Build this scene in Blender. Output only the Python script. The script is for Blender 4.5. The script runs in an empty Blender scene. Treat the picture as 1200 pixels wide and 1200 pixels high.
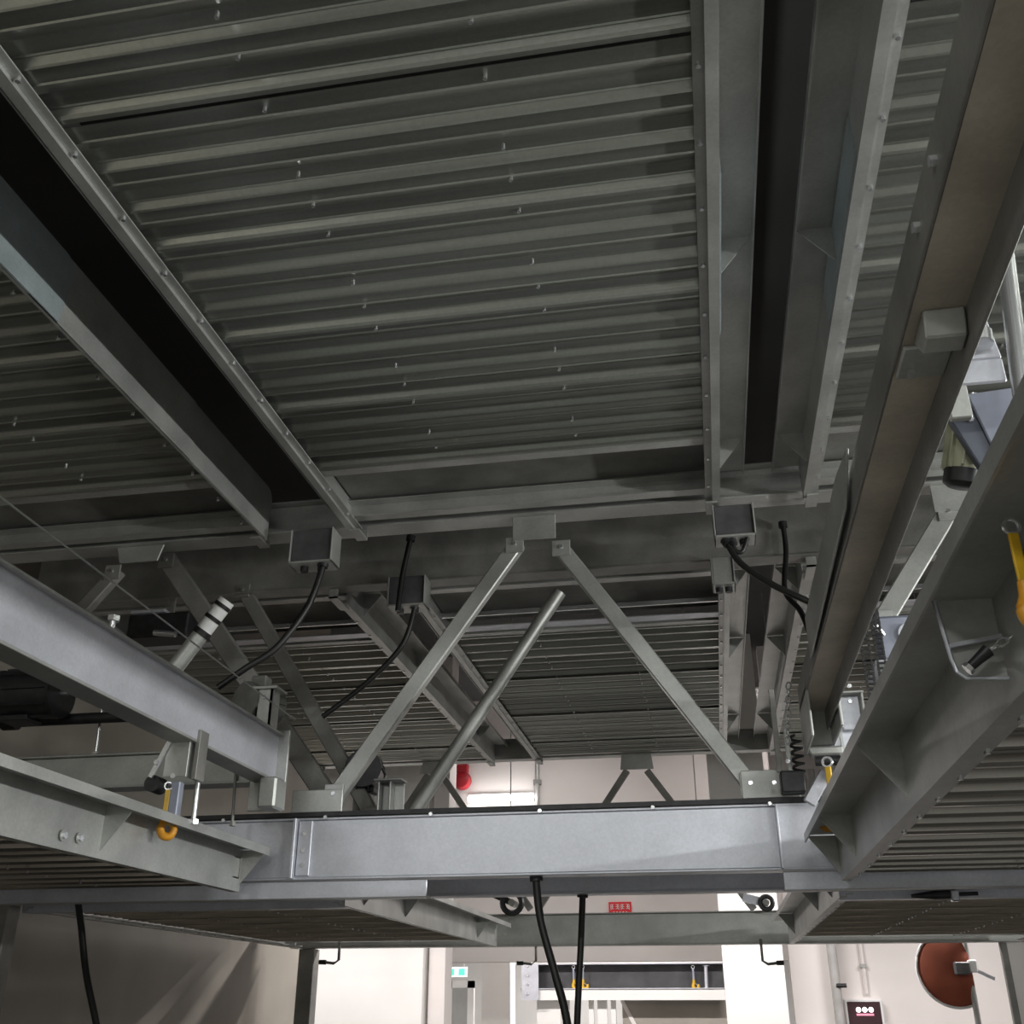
import bpy, math, random
from mathutils import Vector, Matrix
random.seed(7)
sc = bpy.context.scene
COL = sc.collection
R = math.radians

# ------------------------------------------------------------------ camera
FPX = 1220.0                      # focal length in pixels of the 1200 px frame
EYE = Vector((0.0, 0.0, 1.6))
yc = Vector(((845 - 600) / FPX, -(1180 - 600) / FPX, 1.0)).normalized()   # depth axis seen by the camera
zc = Vector((0.0, yc.z, -yc.y)).normalized()
xc = -(yc.cross(zc))
CR = Vector((xc.x, yc.x, zc.x)); CU = Vector((xc.y, yc.y, zc.y)); CF = Vector((xc.z, yc.z, zc.z))
cam_d = bpy.data.cameras.new('camera'); cam = bpy.data.objects.new('camera', cam_d); COL.objects.link(cam)
cam.matrix_world = Matrix(((CR.x, CU.x, -CF.x, EYE.x), (CR.y, CU.y, -CF.y, EYE.y), (CR.z, CU.z, -CF.z, EYE.z), (0, 0, 0, 1)))
cam_d.sensor_width = 36.0; cam_d.lens = 36.0 * FPX / 1200.0; cam_d.clip_start = 0.05; cam_d.clip_end = 200
sc.camera = cam
def at(u, v, y=None, x=None, z=None):
    """point of the place on the plane y, x or z = const that stands at that bearing from the eye"""
    d = CR * ((u - 600) / FPX) + CU * ((600 - v) / FPX) + CF
    t = (y - EYE.y) / d.y if y is not None else (x - EYE.x) / d.x if x is not None else (z - EYE.z) / d.z
    return EYE + d * t

# ------------------------------------------------------------------ world, exposure
w = bpy.data.worlds.new('world'); sc.world = w; w.use_nodes = True
w.node_tree.nodes['Background'].inputs[0].default_value = (0.80, 0.86, 0.84, 1)
w.node_tree.nodes['Background'].inputs[1].default_value = 0.02
sc.view_settings.view_transform = 'Standard'; sc.view_settings.look = 'None'
sc.view_settings.gamma = 1.0; sc.view_settings.use_curve_mapping = False
sc.view_settings.exposure = -0.32

# ------------------------------------------------------------------ lights (fluorescent battens of the garage, plus an added fill row)
LIGHTS = []
def area(loc, sx, sy, power, col=(1, 1, 1), rot=(0, 0, 0)):
    l = bpy.data.lights.new('batten_light', 'AREA'); l.shape = 'RECTANGLE'; l.size = sx; l.size_y = sy
    l.energy = power; l.color = col
    o = bpy.data.objects.new('batten_light', l); o.location = loc; o.rotation_euler = rot; COL.objects.link(o)
    LIGHTS.append(o); return o
COOL = (0.98, 1.0, 0.965); WARM = (1.0, 0.955, 0.93)
FRONT = [(-2.6, -4.2, 4.6), (1.0, -4.2, 4.6), (4.6, -4.2, 4.6)]
for p in FRONT: area(p, 1.3, 0.12, 345, COOL)
SIDE = [(4.4, 1.0, 2.75), (4.4, 3.7, 2.75)]
for p in SIDE: area(p, 0.12, 1.3, 190, COOL, (0, R(118), 0))
REAR = [(-2.8, 12.6, 3.4), (0.4, 12.6, 3.4), (3.2, 12.6, 3.4), (-5.6, 12.6, 3.4)]
for p in REAR: area(p, 1.3, 0.12, 130, WARM)
HALL = [(-5.2, 20.0, 4.0), (-1.8, 20.0, 4.0), (1.6, 20.0, 4.0), (-3.0, 26.2, 4.0)]
for p in HALL: area(p, 1.3, 0.12, 330, WARM)
WALL_FILL = [(-2.4, 15.4, 5.7), (1.2, 15.4, 5.7)]  # added fill lamps, unseen above the pallets, to brighten the far wall
for p in WALL_FILL: area(p, 1.3, 0.12, 42, WARM)

# ------------------------------------------------------------------ materials
MATS = {}
def mat(name, col, rough=0.6, metal=0.0, var=0.0, scale=6.0, bump=0.0, emit=None, spangle=False, col2=None, stretch=None):
    m = bpy.data.materials.new(name); m.use_nodes = True; nt = m.node_tree; b = nt.nodes['Principled BSDF']
    b.inputs['Roughness'].default_value = rough; b.inputs['Metallic'].default_value = metal
    b.inputs['Base Color'].default_value = (*col, 1)
    if emit:
        b.inputs['Emission Color'].default_value = (*emit[0], 1); b.inputs['Emission Strength'].default_value = emit[1]
    if var > 0:
        tc = nt.nodes.new('ShaderNodeTexCoord'); mp = nt.nodes.new('ShaderNodeMapping')
        nt.links.new(tc.outputs['Object'], mp.inputs[0])
        if stretch: mp.inputs['Scale'].default_value = stretch
        n = nt.nodes.new('ShaderNodeTexNoise'); n.inputs['Scale'].default_value = scale; n.inputs['Detail'].default_value = 5
        nt.links.new(mp.outputs[0], n.inputs['Vector'])
        r = nt.nodes.new('ShaderNodeValToRGB'); r.color_ramp.elements[0].position = 0.32; r.color_ramp.elements[1].position = 0.68
        c2 = col2 or tuple(min(1, c * (1 + var)) for c in col)
        r.color_ramp.elements[0].color = (*[c * (1 - var) for c in col], 1); r.color_ramp.elements[1].color = (*c2, 1)
        nt.links.new(n.outputs['Fac'], r.inputs[0]); out = r.outputs[0]
        if spangle:
            vo = nt.nodes.new('ShaderNodeTexVoronoi'); vo.inputs['Scale'].default_value = 90
            nt.links.new(tc.outputs['Object'], vo.inputs['Vector'])
            sp = nt.nodes.new('ShaderNodeSeparateColor'); nt.links.new(vo.outputs['Color'], sp.inputs[0])
            mr = nt.nodes.new('ShaderNodeMapRange'); mr.inputs[3].default_value = 0.95; mr.inputs[4].default_value = 1.04
            nt.links.new(sp.outputs[0], mr.inputs[0])
            mx = nt.nodes.new('ShaderNodeMix'); mx.data_type = 'RGBA'; mx.blend_type = 'MULTIPLY'; mx.inputs[0].default_value = 1
            nt.links.new(out, mx.inputs[6]); nt.links.new(mr.outputs[0], mx.inputs[7]); out = mx.outputs[2]
            m2 = nt.nodes.new('ShaderNodeMapRange'); m2.inputs[3].default_value = rough - 0.08; m2.inputs[4].default_value = rough + 0.1
            nt.links.new(n.outputs['Fac'], m2.inputs[0]); nt.links.new(m2.outputs[0], b.inputs['Roughness'])
        nt.links.new(out, b.inputs['Base Color'])
        if bump:
            bp = nt.nodes.new('ShaderNodeBump'); bp.inputs['Strength'].default_value = bump; bp.inputs['Distance'].default_value = 0.01
            nt.links.new(n.outputs['Fac'], bp.inputs['Height']); nt.links.new(bp.outputs[0], b.inputs['Normal'])
    MATS[name] = m; return m
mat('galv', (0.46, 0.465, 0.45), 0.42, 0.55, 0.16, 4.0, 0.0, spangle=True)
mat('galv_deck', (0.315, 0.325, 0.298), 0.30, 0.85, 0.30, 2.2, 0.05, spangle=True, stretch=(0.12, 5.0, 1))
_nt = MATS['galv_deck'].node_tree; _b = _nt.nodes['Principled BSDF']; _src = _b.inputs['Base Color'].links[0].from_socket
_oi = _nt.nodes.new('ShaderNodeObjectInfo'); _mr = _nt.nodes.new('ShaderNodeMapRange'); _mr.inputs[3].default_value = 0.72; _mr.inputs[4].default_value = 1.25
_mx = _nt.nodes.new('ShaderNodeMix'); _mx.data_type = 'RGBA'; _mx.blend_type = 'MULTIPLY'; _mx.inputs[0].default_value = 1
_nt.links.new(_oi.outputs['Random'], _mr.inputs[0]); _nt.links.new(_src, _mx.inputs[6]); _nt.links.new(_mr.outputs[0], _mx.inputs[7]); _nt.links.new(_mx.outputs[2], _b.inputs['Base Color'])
mat('galv_gloss', (0.40, 0.375, 0.35), 0.24, 0.95, 0.15, 2.2, stretch=(0.3, 4, 1))
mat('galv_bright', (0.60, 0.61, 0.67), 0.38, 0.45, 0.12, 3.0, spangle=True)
mat('galv_brown', (0.56, 0.50, 0.42), 0.45, 0.25, 0.25, 3.0, spangle=True)
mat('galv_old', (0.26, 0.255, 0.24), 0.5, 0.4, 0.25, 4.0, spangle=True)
mat('steel_bright', (0.75, 0.76, 0.78), 0.25, 0.85)
mat('splice', (0.40, 0.46, 0.48), 0.45, 0.4, 0.12, 6.0, spangle=True)
mat('black_rubber', (0.012, 0.012, 0.012), 0.45)
mat('black_steel', (0.03, 0.03, 0.032), 0.45, 0.3, 0.3, 20)
mat('motor_grey', (0.10, 0.10, 0.105), 0.45, 0.2, 0.2, 12)
mat('motor_light', (0.20, 0.20, 0.19), 0.5, 0.2, 0.2, 12)
mat('motor_blue', (0.30, 0.32, 0.40), 0.4, 0.2, 0.12, 8)
mat('panel_blue', (0.09, 0.10, 0.13), 0.5, 0.1, 0.15, 8)
mat('cream', (0.42, 0.42, 0.30), 0.45, 0, 0.1, 10)
mat('yellow', (0.75, 0.45, 0.02), 0.4, 0, 0.12, 20)
mat('orange', (0.80, 0.36, 0.03), 0.45, 0, 0.12, 20)
mat('red', (0.45, 0.02, 0.03), 0.35)
mat('sign_red', (0.75, 0.03, 0.04), 0.5)
mat('mirror_back', (0.26, 0.06, 0.028), 0.75, 0, 0.12, 5)
mat('white_paint', (0.86, 0.84, 0.82), 0.7, 0, 0.03, 1.5)
mat('pale_wall', (0.78, 0.73, 0.71), 0.75, 0, 0.04, 1.2)
mat('grey_wall', (0.34, 0.31, 0.27), 0.55, 0, 0.16, 0.9, bump=0.05)
mat('grey_pipe', (0.45, 0.44, 0.43), 0.5, 0.2, 0.1, 8)
mat('soffit', (0.06, 0.06, 0.06), 0.9, 0, 0.12, 1.5)  # near-black: the shade in the gaps above the pallets is put into this colour
mat('concrete', (0.40, 0.40, 0.39), 0.85, 0, 0.12, 1.5)
mat('floor', (0.082, 0.082, 0.075), 0.4, 0, 0.10, 0.8)
mat('white_plastic', (0.85, 0.85, 0.85), 0.4)
mat('green_sign', (0.05, 0.45, 0.28), 0.5, emit=((0.05, 0.6, 0.35), 0.4))
mat('tube', (1, 1, 1), 0.5, emit=((1.0, 0.97, 0.95), 14))
mat('led_white', (1, 1, 1), 0.5, emit=((1, 0.9, 0.92), 4))
mat('led_pink', (0.8, 0.3, 0.4), 0.5, emit=((0.9, 0.25, 0.35), 0.9))
mat('dark_maroon', (0.05, 0.02, 0.025), 0.4)
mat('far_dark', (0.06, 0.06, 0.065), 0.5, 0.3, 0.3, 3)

# ------------------------------------------------------------------ mesh helpers
class MB:
    def __init__(s): s.v = []; s.f = []
    def add(s, vs, fs):
        o = len(s.v); s.v += [tuple(v) for v in vs]; s.f += [tuple(i + o for i in f) for f in fs]; return s
    def box(s, a, b):
        x0, x1 = sorted((a[0], b[0])); y0, y1 = sorted((a[1], b[1])); z0, z1 = sorted((a[2], b[2]))
        return s.add([(x0,y0,z0),(x1,y0,z0),(x1,y1,z0),(x0,y1,z0),(x0,y0,z1),(x1,y0,z1),(x1,y1,z1),(x0,y1,z1)],
              [(0,3,2,1),(4,5,6,7),(0,1,5,4),(1,2,6,5),(2,3,7,6),(3,0,4,7)])
    def prism(s, prof, axis, c0, c1):
        n = len(prof); f = {'x': lambda a, b, c: (c, a, b), 'y': lambda a, b, c: (a, c, b), 'z': lambda a, b, c: (a, b, c)}[axis]
        vs = [f(a, b, c0) for a, b in prof] + [f(a, b, c1) for a, b in prof]
        fs = [tuple(range(n)), tuple(range(2*n-1, n-1, -1))] + [(i, i+n, (i+1) % n + n, (i+1) % n) for i in range(n)]
        return s.add(vs, fs)
    def strip(s, line, t, axis, c0, c1):
        """an open polyline given thickness t and drawn out along an axis, as quads only"""
        P = [Vector(p) for p in line]; off = []
        for i, p in enumerate(P):
            ns = []
            if i > 0: d = (p - P[i-1]).normalized(); ns.append(Vector((-d.y, d.x)))
            if i < len(P)-1: d = (P[i+1] - p).normalized(); ns.append(Vector((-d.y, d.x)))
            m = sum(ns, Vector((0, 0))); m.normalize(); off.append(p + m * (t / max(0.4, m.dot(ns[0]))))
        f = {'x': lambda a, c: (c, a[0], a[1]), 'y': lambda a, c: (a[0], c, a[1])}[axis]
        n = len(P); vs = []
        for c in (c0, c1): vs += [f(p, c) for p in P] + [f(p, c) for p in off]
        fs = []
        for i in range(n-1):
            a, b = i, i+1
            fs += [(a, b, b+2*n, a+2*n), (a+n, a+3*n, b+3*n, b+n), (a, a+n, b+n, b), (a+2*n, b+2*n, b+3*n, a+3*n)]
        fs += [(0, 2*n, 3*n, n), (n-1, 2*n-1, 4*n-1, 3*n-1)]
        return s.add(vs, fs)
    def tube(s, pts, r, n=10, caps=True):
        pts = [Vector(p) for p in pts]; rs = r if isinstance(r, (list, tuple)) else [r]*len(pts)
        up = Vector((0.31, 0.17, 0.94)); rings = []
        for i, p in enumerate(pts):
            d = (pts[min(i+1, len(pts)-1)] - pts[max(i-1, 0)]).normalized()
            a = d.cross(up)
            if a.length < 0.05: a = d.cross(Vector((1, 0, 0)))
            a.normalize(); b = d.cross(a); up = a.cross(d) if False else up
            rings.append([p + (a*math.cos(2*math.pi*k/n) + b*math.sin(2*math.pi*k/n)) * rs[i] for k in range(n)])
        vs = [q for rg in rings for q in rg]; fs = []
        for i in range(len(pts)-1):
            for k in range(n):
                fs.append((i*n+k, i*n+(k+1) % n, (i+1)*n+(k+1) % n, (i+1)*n+k))
        if caps: fs += [tuple(range(n-1, -1, -1)), tuple(range((len(pts)-1)*n, len(pts)*n))]
        return s.add(vs, fs)
    def cyl(s, a, b, r, n=16): return s.tube([a, b], r, n)
    def bar(s, a, b, wx, wy, up=(0, 1, 0)):
        """square bar from a to b: wx across, wy along the 'up' direction"""
        a, b = Vector(a), Vector(b); d = (b - a).normalized(); u = Vector(up); u = (u - d*u.dot(d)).normalized(); c = d.cross(u)
        vs = [p + c*sx*wx/2 + u*sy*wy/2 for p in (a, b) for sx, sy in ((-1,-1),(1,-1),(1,1),(-1,1))]
        return s.add(vs, [(0,1,2,3),(7,6,5,4),(0,4,5,1),(1,5,6,2),(2,6,7,3),(3,7,4,0)])
    def disc_dome(s, c, r, depth, n=32, rings=6, a0=0.0, a1=2*math.pi):
        return s
    def mesh(s, name, m, smooth=False):
        me = bpy.data.meshes.new(name); me.from_pydata(s.v, [], s.f); me.update(); me.materials.append(MATS[m])
        import bmesh as _b
        bm = _b.new(); bm.from_mesh(me); _b.ops.recalc_face_normals(bm, faces=bm.faces[:]); bm.to_mesh(me); bm.free()
        if smooth:
            for p in me.polygons: p.use_smooth = True
            try: me.set_sharp_from_angle(angle=R(40))
            except Exception: pass
        return me
def link(name, me, parent=None, loc=None, rot=None):
    o = bpy.data.objects.new(name, me); COL.objects.link(o)
    if parent: o.parent = parent
    if loc is not None: o.location = loc
    if rot is not None: o.rotation_euler = rot
    return o
def obj(name, mb, m, parent=None, loc=None, smooth=False, bevel=0.0, rot=None):
    o = link(name, mb.mesh(name, m, smooth), parent, loc, rot)
    if bevel:
        bv = o.modifiers.new('bevel', 'BEVEL'); bv.width = bevel; bv.segments = 1; bv.limit_method = 'ANGLE'
    return o
def tag(o, label, cat, group=None):
    o['label'] = label; o['category'] = cat
    if group: o['group'] = group
    return o
def thing(name, label, cat, loc=(0, 0, 0), group=None, rot=None):
    o = link(name, None, None, loc, rot); return tag(o, label, cat, group)
def struct(name, mb, m, parent=None):
    o = obj(name, mb, m, parent)
    if not parent: o['kind'] = 'structure'
    return o
def spline(pts, k=6):
    P = [Vector(p) for p in pts]; out = []
    for i in range(len(P)-1):
        p0, p1, p2, p3 = P[max(i-1,0)], P[i], P[i+1], P[min(i+2,len(P)-1)]
        for j in range(k):
            t = j/k; out.append(0.5*((2*p1)+(p2-p0)*t+(2*p0-5*p1+4*p2-p3)*t*t+(3*p1-p0-3*p2+p3)*t**3))
    return out + [P[-1]]
def local(pts, o): return [Vector(p) - Vector(o) for p in pts]
BOLT = MB().cyl((0, 0, 0), (0, 0, 0.012), 0.011, 6).mesh('bolt', 'steel_bright')
def bolt(parent, loc, rot=(0, 0, 0), s=1.0):
    o = link('bolt', BOLT, parent, loc, rot); o.scale = (s, s, s); return o

# ================================================================== STRUCTURE
struct('floor', MB().box((-9, -8, -0.2), (9, 31, 0)), 'floor')
struct('ceiling', MB().box((-9, -8, 6.3), (9, 31, 6.5)), 'soffit')
struct('wall_left', MB().box((-5.1, -8, 0), (-4.75, 12.6, 6.3)), 'grey_wall')
struct('wall_right', MB().box((7.6, -8, 0), (7.9, 15, 6.3)), 'pale_wall')
struct('wall_front', MB().box((-9, -8.2, 0), (9, -8, 6.3)), 'concrete')
struct('wall_far', MB().box((-9, 17, 2.22), (9, 17.3, 6.3)), 'pale_wall')
struct('wall_back', MB().box((-9, 30, 0), (9, 30.3, 6.3)), 'white_paint')
struct('wall_far_right', MB().box((1.10, 15.0, 0), (7.9, 15.3, 6.3)), 'pale_wall')
struct('wall_hall_left', MB().box((-9.3, -8, 0), (-9, 31, 6.3)), 'white_paint')
c = at(375, 1115, y=14.4); d = at(496, 1115, y=14.4)
struct('wall_panel', MB().box((c.x - 3, 14.4, 0), (d.x, 14.9, 6.3)), 'white_paint')
struct('trim_1', MB().box((d.x + 0.06, 14.5, 0), (at(522, 1115, y=14.5).x, 14.9, 6.3)), 'pale_wall')
c = at(565, 1115, y=20); d = at(598, 1115, y=20)
struct('column_1', MB().box((c.x, 20, 0), (d.x, 20.5, 6.3)), 'white_paint')
c = at(846, 1115, y=14.2); d = at(917, 1115, y=14.2)
struct('column_2', MB().box((c.x, 14.2, 0), (d.x, 14.8, 6.3)), 'white_paint')
c = at(924, 1115, y=14.8); d = at(972, 1115, y=14.8)
struct('column_3', MB().box((c.x, 14.8, 0), (d.x, 15.0, 6.3)), 'pale_wall')

# ================================================================== PALLETS
DW = 2.06; SW = 0.57
def sheet_profile(dep, flat, s, s2):
    """one wave plate: three ribs, every lower fold rolled into a thin bead"""
    p = [(0.0, 0.0)]; pitch = SW / 3; r = 0.0045
    for k in range(3):
        y0 = k * pitch
        if k: p += [(y0 - 0.001, 0.0), (y0 + r, -0.005)]
        p += [(y0 + 2*r, 0.0), (y0 + flat - r, 0.0), (y0 + flat, -0.005), (y0 + flat + r, 0.0)]
        p += [(y0 + flat + s, dep), (y0 + pitch - s2 - 0.009, dep), (y0 + pitch - s2 - 0.0045, dep - 0.004)]
        p += [(y0 + pitch - s2, dep)] if k < 2 else [(y0 + pitch - s2, dep)]
    p += [(SW - 0.006, 0.002), (SW + 0.003, -0.007), (SW + 0.02, -0.007)]
    return p
def sheet(dep, flat, s, s2, m): return MB().strip(sheet_profile(dep, flat, s, s2), 0.003, 'x', -DW/2 + 0.045, DW/2 - 0.045).mesh('deck_sheet', m)
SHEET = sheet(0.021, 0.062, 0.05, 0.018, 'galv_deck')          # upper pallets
SHEET_DEEP = sheet(0.085, 0.045, 0.016, 0.016, 'galv_gloss')     # near lower pallets
SHEET_LOW = sheet(0.008, 0.085, 0.012, 0.012, 'galv_brown')       # rear lower pallets
def side_mesh(sgn, L, lip):
    prof = [(-0.075, 0.015), (-0.04, 0.015), (-0.04, 0.0), (0, 0), (0, 0.2), (0.135, 0.2), (0.135, 0.168)] if lip else [(-0.012, 0.0), (0, 0), (0, 0.29), (-0.04, 0.29)]
    b = MB().strip([(sgn*a, z) for a, z in prof], 0.006*sgn, 'y', 0, L)
    return b.mesh('side_beam', 'galv')
SIDES = {}
GUS = {s: MB().prism([(0, 0.03), (0, 0.195), (s*0.13, 0.195)], 'y', -0.003, 0.003).mesh('gusset_plate', 'galv') for s in (-1, 1)}
SPL = {s: MB().box((0, 0, 0.012), (s*0.007, 0.9, 0.185)).mesh('splice_plate', 'splice') for s in (-1, 1)}
def pallet(label, cx, y0, y1, zb, group, flip=False, flat=0.72, splices=(), seam=True, lip=True, sh=SHEET, gus=None):
    """wave-plate parking pallet: side beams, deck sheets, end beams; local y runs from the entry end to the far end"""
    L = y1 - y0
    root = thing('parking_pallet', label, 'parking pallet', (cx, y1 if flip else y0, zb), group, (0, 0, math.pi if flip else 0))
    for s in (-1, 1):
        if (s, L, lip) not in SIDES: SIDES[(s, L, lip)] = side_mesh(s, L, lip)
        sb = link('side_beam', SIDES[(s, L, lip)], root, (s*DW/2, 0, 0))
        for yy in ((0.9, 3.3, L - 0.36) if gus is None else gus):
            if yy < L: link('gusset_plate', GUS[s], sb, (0, yy, 0))
        if not lip:      # three overlapping cover plates with a rounded end along the side
            for k_, (a_, b_) in enumerate(((0.0, 3.12), (2.9, 4.27), (4.1, L))):
                t_ = 0.016 - 0.005*k_; ar = [(b_ - 0.07 + 0.07*math.sin(q*math.pi/10), 0.24 + 0.07*math.cos(q*math.pi/10)) for q in range(6)]
                obj('cover_plate', MB().prism([(a_, 0.0), (a_, 0.31)] + ar + [(b_ - 0.03, 0.0)], 'x', s*0.002, s*t_), 'splice' if k_ == 0 else 'galv', sb, bevel=0.002)
        for i, yy in enumerate(splices): link('splice_plate', SPL[s], sb, (0, yy, 0))
        rb = MB()
        for k in range(int(L/0.3)):
            rb.cyl((-s*0.058, 0.2 + k*0.3, 0.003), (-s*0.058, 0.2 + k*0.3, 0.02), 0.008, 6)
        obj('bolt_row', rb, 'steel_bright', sb)['kind'] = 'stuff'
    # deck sheets laid from the far flat zone back to the entry
    y = L - flat; n = 0
    bolts = MB()
    while y - SW > 0.02:
        y -= SW
        if n == 4 and seam: y -= 0.045
        s = link('deck_sheet', sh, root, (0, y, 0.035 + (0.006 if n % 2 and sh is SHEET else 0)), (R(random.uniform(-0.5, 0.5)) if sh is SHEET else 0, 0, 0))
        for xx in (-0.32, 0.36):
            for yy in (0.03, 0.31, 0.45): bolts.cyl((xx, y + yy, 0.022), (xx, y + yy, 0.045), 0.007, 6)
        n += 1
    obj('rivet_row', bolts, 'steel_bright', root)['kind'] = 'stuff'
    if flat > 0.2:
        obj('ramp_plate', MB().strip([(L - flat + 0.02, 0.165), (L - flat*0.5, 0.185), (L - 0.06, 0.185)], 0.005, 'x', -DW/2 + 0.02, DW/2 - 0.02), 'galv_old', root)
        obj('deck_angle', MB().strip([(L - flat + 0.02, 0.12), (L - flat + 0.02, 0.03), (L - flat + 0.09, 0.03)], 0.005, 'x', -DW/2 + 0.03, DW/2 - 0.03), 'galv', root)
    obj('end_beam', MB().strip([(L - 0.09, 0.06), (L - 0.02, 0.06), (L - 0.02, 0.16), (L - 0.09, 0.16)], 0.006, 'x', -DW/2, DW/2), 'galv', root)
    obj('end_beam', MB().strip([(0.09, 0.06), (0.02, 0.06), (0.02, 0.16), (0.09, 0.16)], 0.006, 'x', -DW/2, DW/2), 'galv', root)
    if flip and flat > 0.2:
        obj('cross_rod', MB().box((-DW/2 + 0.03, L - 0.49, 0.03), (DW/2 - 0.03, L - 0.475, 0.06)), 'steel_bright', root)
        obj('cross_strip', MB().box((-DW/2 + 0.03, L - 0.83, 0.04), (DW/2 - 0.03, L - 0.73, 0.045)), 'galv_bright', root)
    if flip and flat < 0.2:
        obj('end_angle', MB().strip([(L - 0.01, 0.12), (L - 0.01, -0.005), (L - 0.09, -0.005)], 0.006, 'x', -DW/2, DW/2), 'galv_bright', root, bevel=0.002)
    return root
Z3 = 4.02; Z2 = 2.11
G3 = 'upper level parking pallets'; G2 = 'lower level parking pallets'
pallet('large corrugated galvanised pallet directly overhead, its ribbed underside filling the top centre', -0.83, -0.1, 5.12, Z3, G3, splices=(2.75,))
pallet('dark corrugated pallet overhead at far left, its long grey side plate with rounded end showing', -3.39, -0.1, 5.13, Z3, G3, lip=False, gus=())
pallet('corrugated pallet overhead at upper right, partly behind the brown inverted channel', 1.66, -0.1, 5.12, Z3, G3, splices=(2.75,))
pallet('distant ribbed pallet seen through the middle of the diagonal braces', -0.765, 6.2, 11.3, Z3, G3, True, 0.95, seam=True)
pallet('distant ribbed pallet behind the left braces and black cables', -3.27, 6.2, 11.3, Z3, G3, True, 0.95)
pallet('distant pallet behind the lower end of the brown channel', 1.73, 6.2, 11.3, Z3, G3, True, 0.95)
pallet('near lower pallet at left edge with flanged side beam pointing at the lit cross beam', -3.32, -0.1, 5.1, Z2, G2, flat=0.05, seam=False, sh=SHEET_DEEP, gus=(3.9, 5.19))
pallet('near lower pallet at right edge with wide flanged side beam and welded stiffeners', 1.605, -0.1, 5.1, Z2, G2, flat=0.05, seam=False, sh=SHEET_DEEP, gus=(0.7, 3.3, 4.62, 5.19))
pallet('rear lower pallet under the lit cross beam at left, in front of grey wall', -3.13, 6.15, 10.75, Z2 + 0.02, G2, True, 0.06, seam=False, sh=SHEET_LOW)
pallet('rear lower pallet under the lit cross beam at right, above the red disc', 1.70, 6.15, 10.75, Z2 + 0.02, G2, True, 0.06, seam=False, sh=SHEET_LOW)

# ================================================================== CROSS FRAMES
def channel(z0, z1, fl, t, d=1):          # web at y=0 facing the eye, flanges pointing back
    return [(fl*d, z0), (0, z0), (0, z1), (fl*d, z1)]
def cross_beam(label, y, x0, x1, z0, z1, m, group=None, lip=0.0, fl=0.10):
    root = thing('cross_beam', label, 'beam', ((x0+x1)/2, y, z0), group)
    h = z1 - z0; hx = (x1-x0)/2
    obj('web', MB().box((-hx, 0, 0.012), (hx, 0.012, h-0.012)), m, root, bevel=0.003)
    obj('flange', MB().box((-hx, -lip, 0), (hx, fl, 0.012)), m, root, bevel=0.003)
    obj('flange', MB().box((-hx, -lip, h-0.012), (hx, fl, h)), m, root, bevel=0.003)
    return root
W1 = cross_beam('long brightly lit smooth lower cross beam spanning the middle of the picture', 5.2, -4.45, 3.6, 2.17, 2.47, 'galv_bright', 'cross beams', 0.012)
wx = -0.425
def wl(x, z, y=0.0): return (x - wx, y, z - 2.17)
obj('joint_plate', MB().box(wl(-2.06, 2.175, -0.05), wl(-2.045, 2.465, 0)), 'galv_bright', W1, bevel=0.002)
jp = obj('joint_plate', MB().box(wl(-2.04, 2.19, -0.016), wl(-1.97, 2.455, 0)), 'galv_bright', W1, bevel=0.002)
for z in (2.24, 2.31, 2.39): bolt(jp, wl(-2.005, z, -0.016), (R(90), 0, 0))
obj('joint_plate', MB().box(wl(0.33, 2.18, -0.012), wl(0.62, 2.46, 0)), 'galv_bright', W1, bevel=0.002)
obj('joint_plate', MB().box(wl(0.322, 2.175, -0.04), wl(0.332, 2.465, 0)), 'galv_bright', W1, bevel=0.002)
obj('cable_duct', MB().box(wl(-4.3, 2.475, -0.02), wl(3.5, 2.497, 0.03)), 'black_steel', W1)
for k in range(14):
    x = -4.1 + 0.55*k
    bolt(W1, wl(x, 2.468, -0.02), (R(90), 0, 0), 0.9)
for x0_, x1_, lab in ((-4.45, -1.37, 'pale guide rail strip under the left part of the lit cross beam'), (0.33, 3.6, 'pale guide rail strip under the right part of the lit cross beam')):
    t = thing('guide_rail', lab, 'rail', ((x0_+x1_)/2, 5.22, 2.085), 'guide rails'); hx_ = (x1_-x0_)/2
    obj('face', MB().box((-hx_, 0, 0), (hx_, 0.008, 0.083)), 'galv_bright', t, bevel=0.003)
    obj('foot', MB().box((-hx_, 0.008, 0), (hx_, 0.08, 0.008)), 'galv', t)
U1 = cross_beam('upper cross beam just beyond the near overhead pallets, carrying the triangular braces', 5.2, -4.45, 3.6, 4.07, 4.27, 'galv', 'cross beams', 0.05)
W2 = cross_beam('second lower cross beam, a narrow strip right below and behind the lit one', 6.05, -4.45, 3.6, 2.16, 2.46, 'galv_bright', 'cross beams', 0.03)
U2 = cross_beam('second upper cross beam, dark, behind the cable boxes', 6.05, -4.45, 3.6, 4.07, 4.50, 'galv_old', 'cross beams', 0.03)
W3 = cross_beam('farthest lower cross beam beyond the hanging cables, below the red sign', 11.4, -4.45, 3.6, 2.16, 2.47, 'galv', 'cross beams', 0.06)
U3 = cross_beam('farthest upper cross beam at the back end of the distant pallets', 11.4, -4.45, 3.6, 4.07, 4.30, 'galv', 'cross beams', 0.03)

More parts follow.
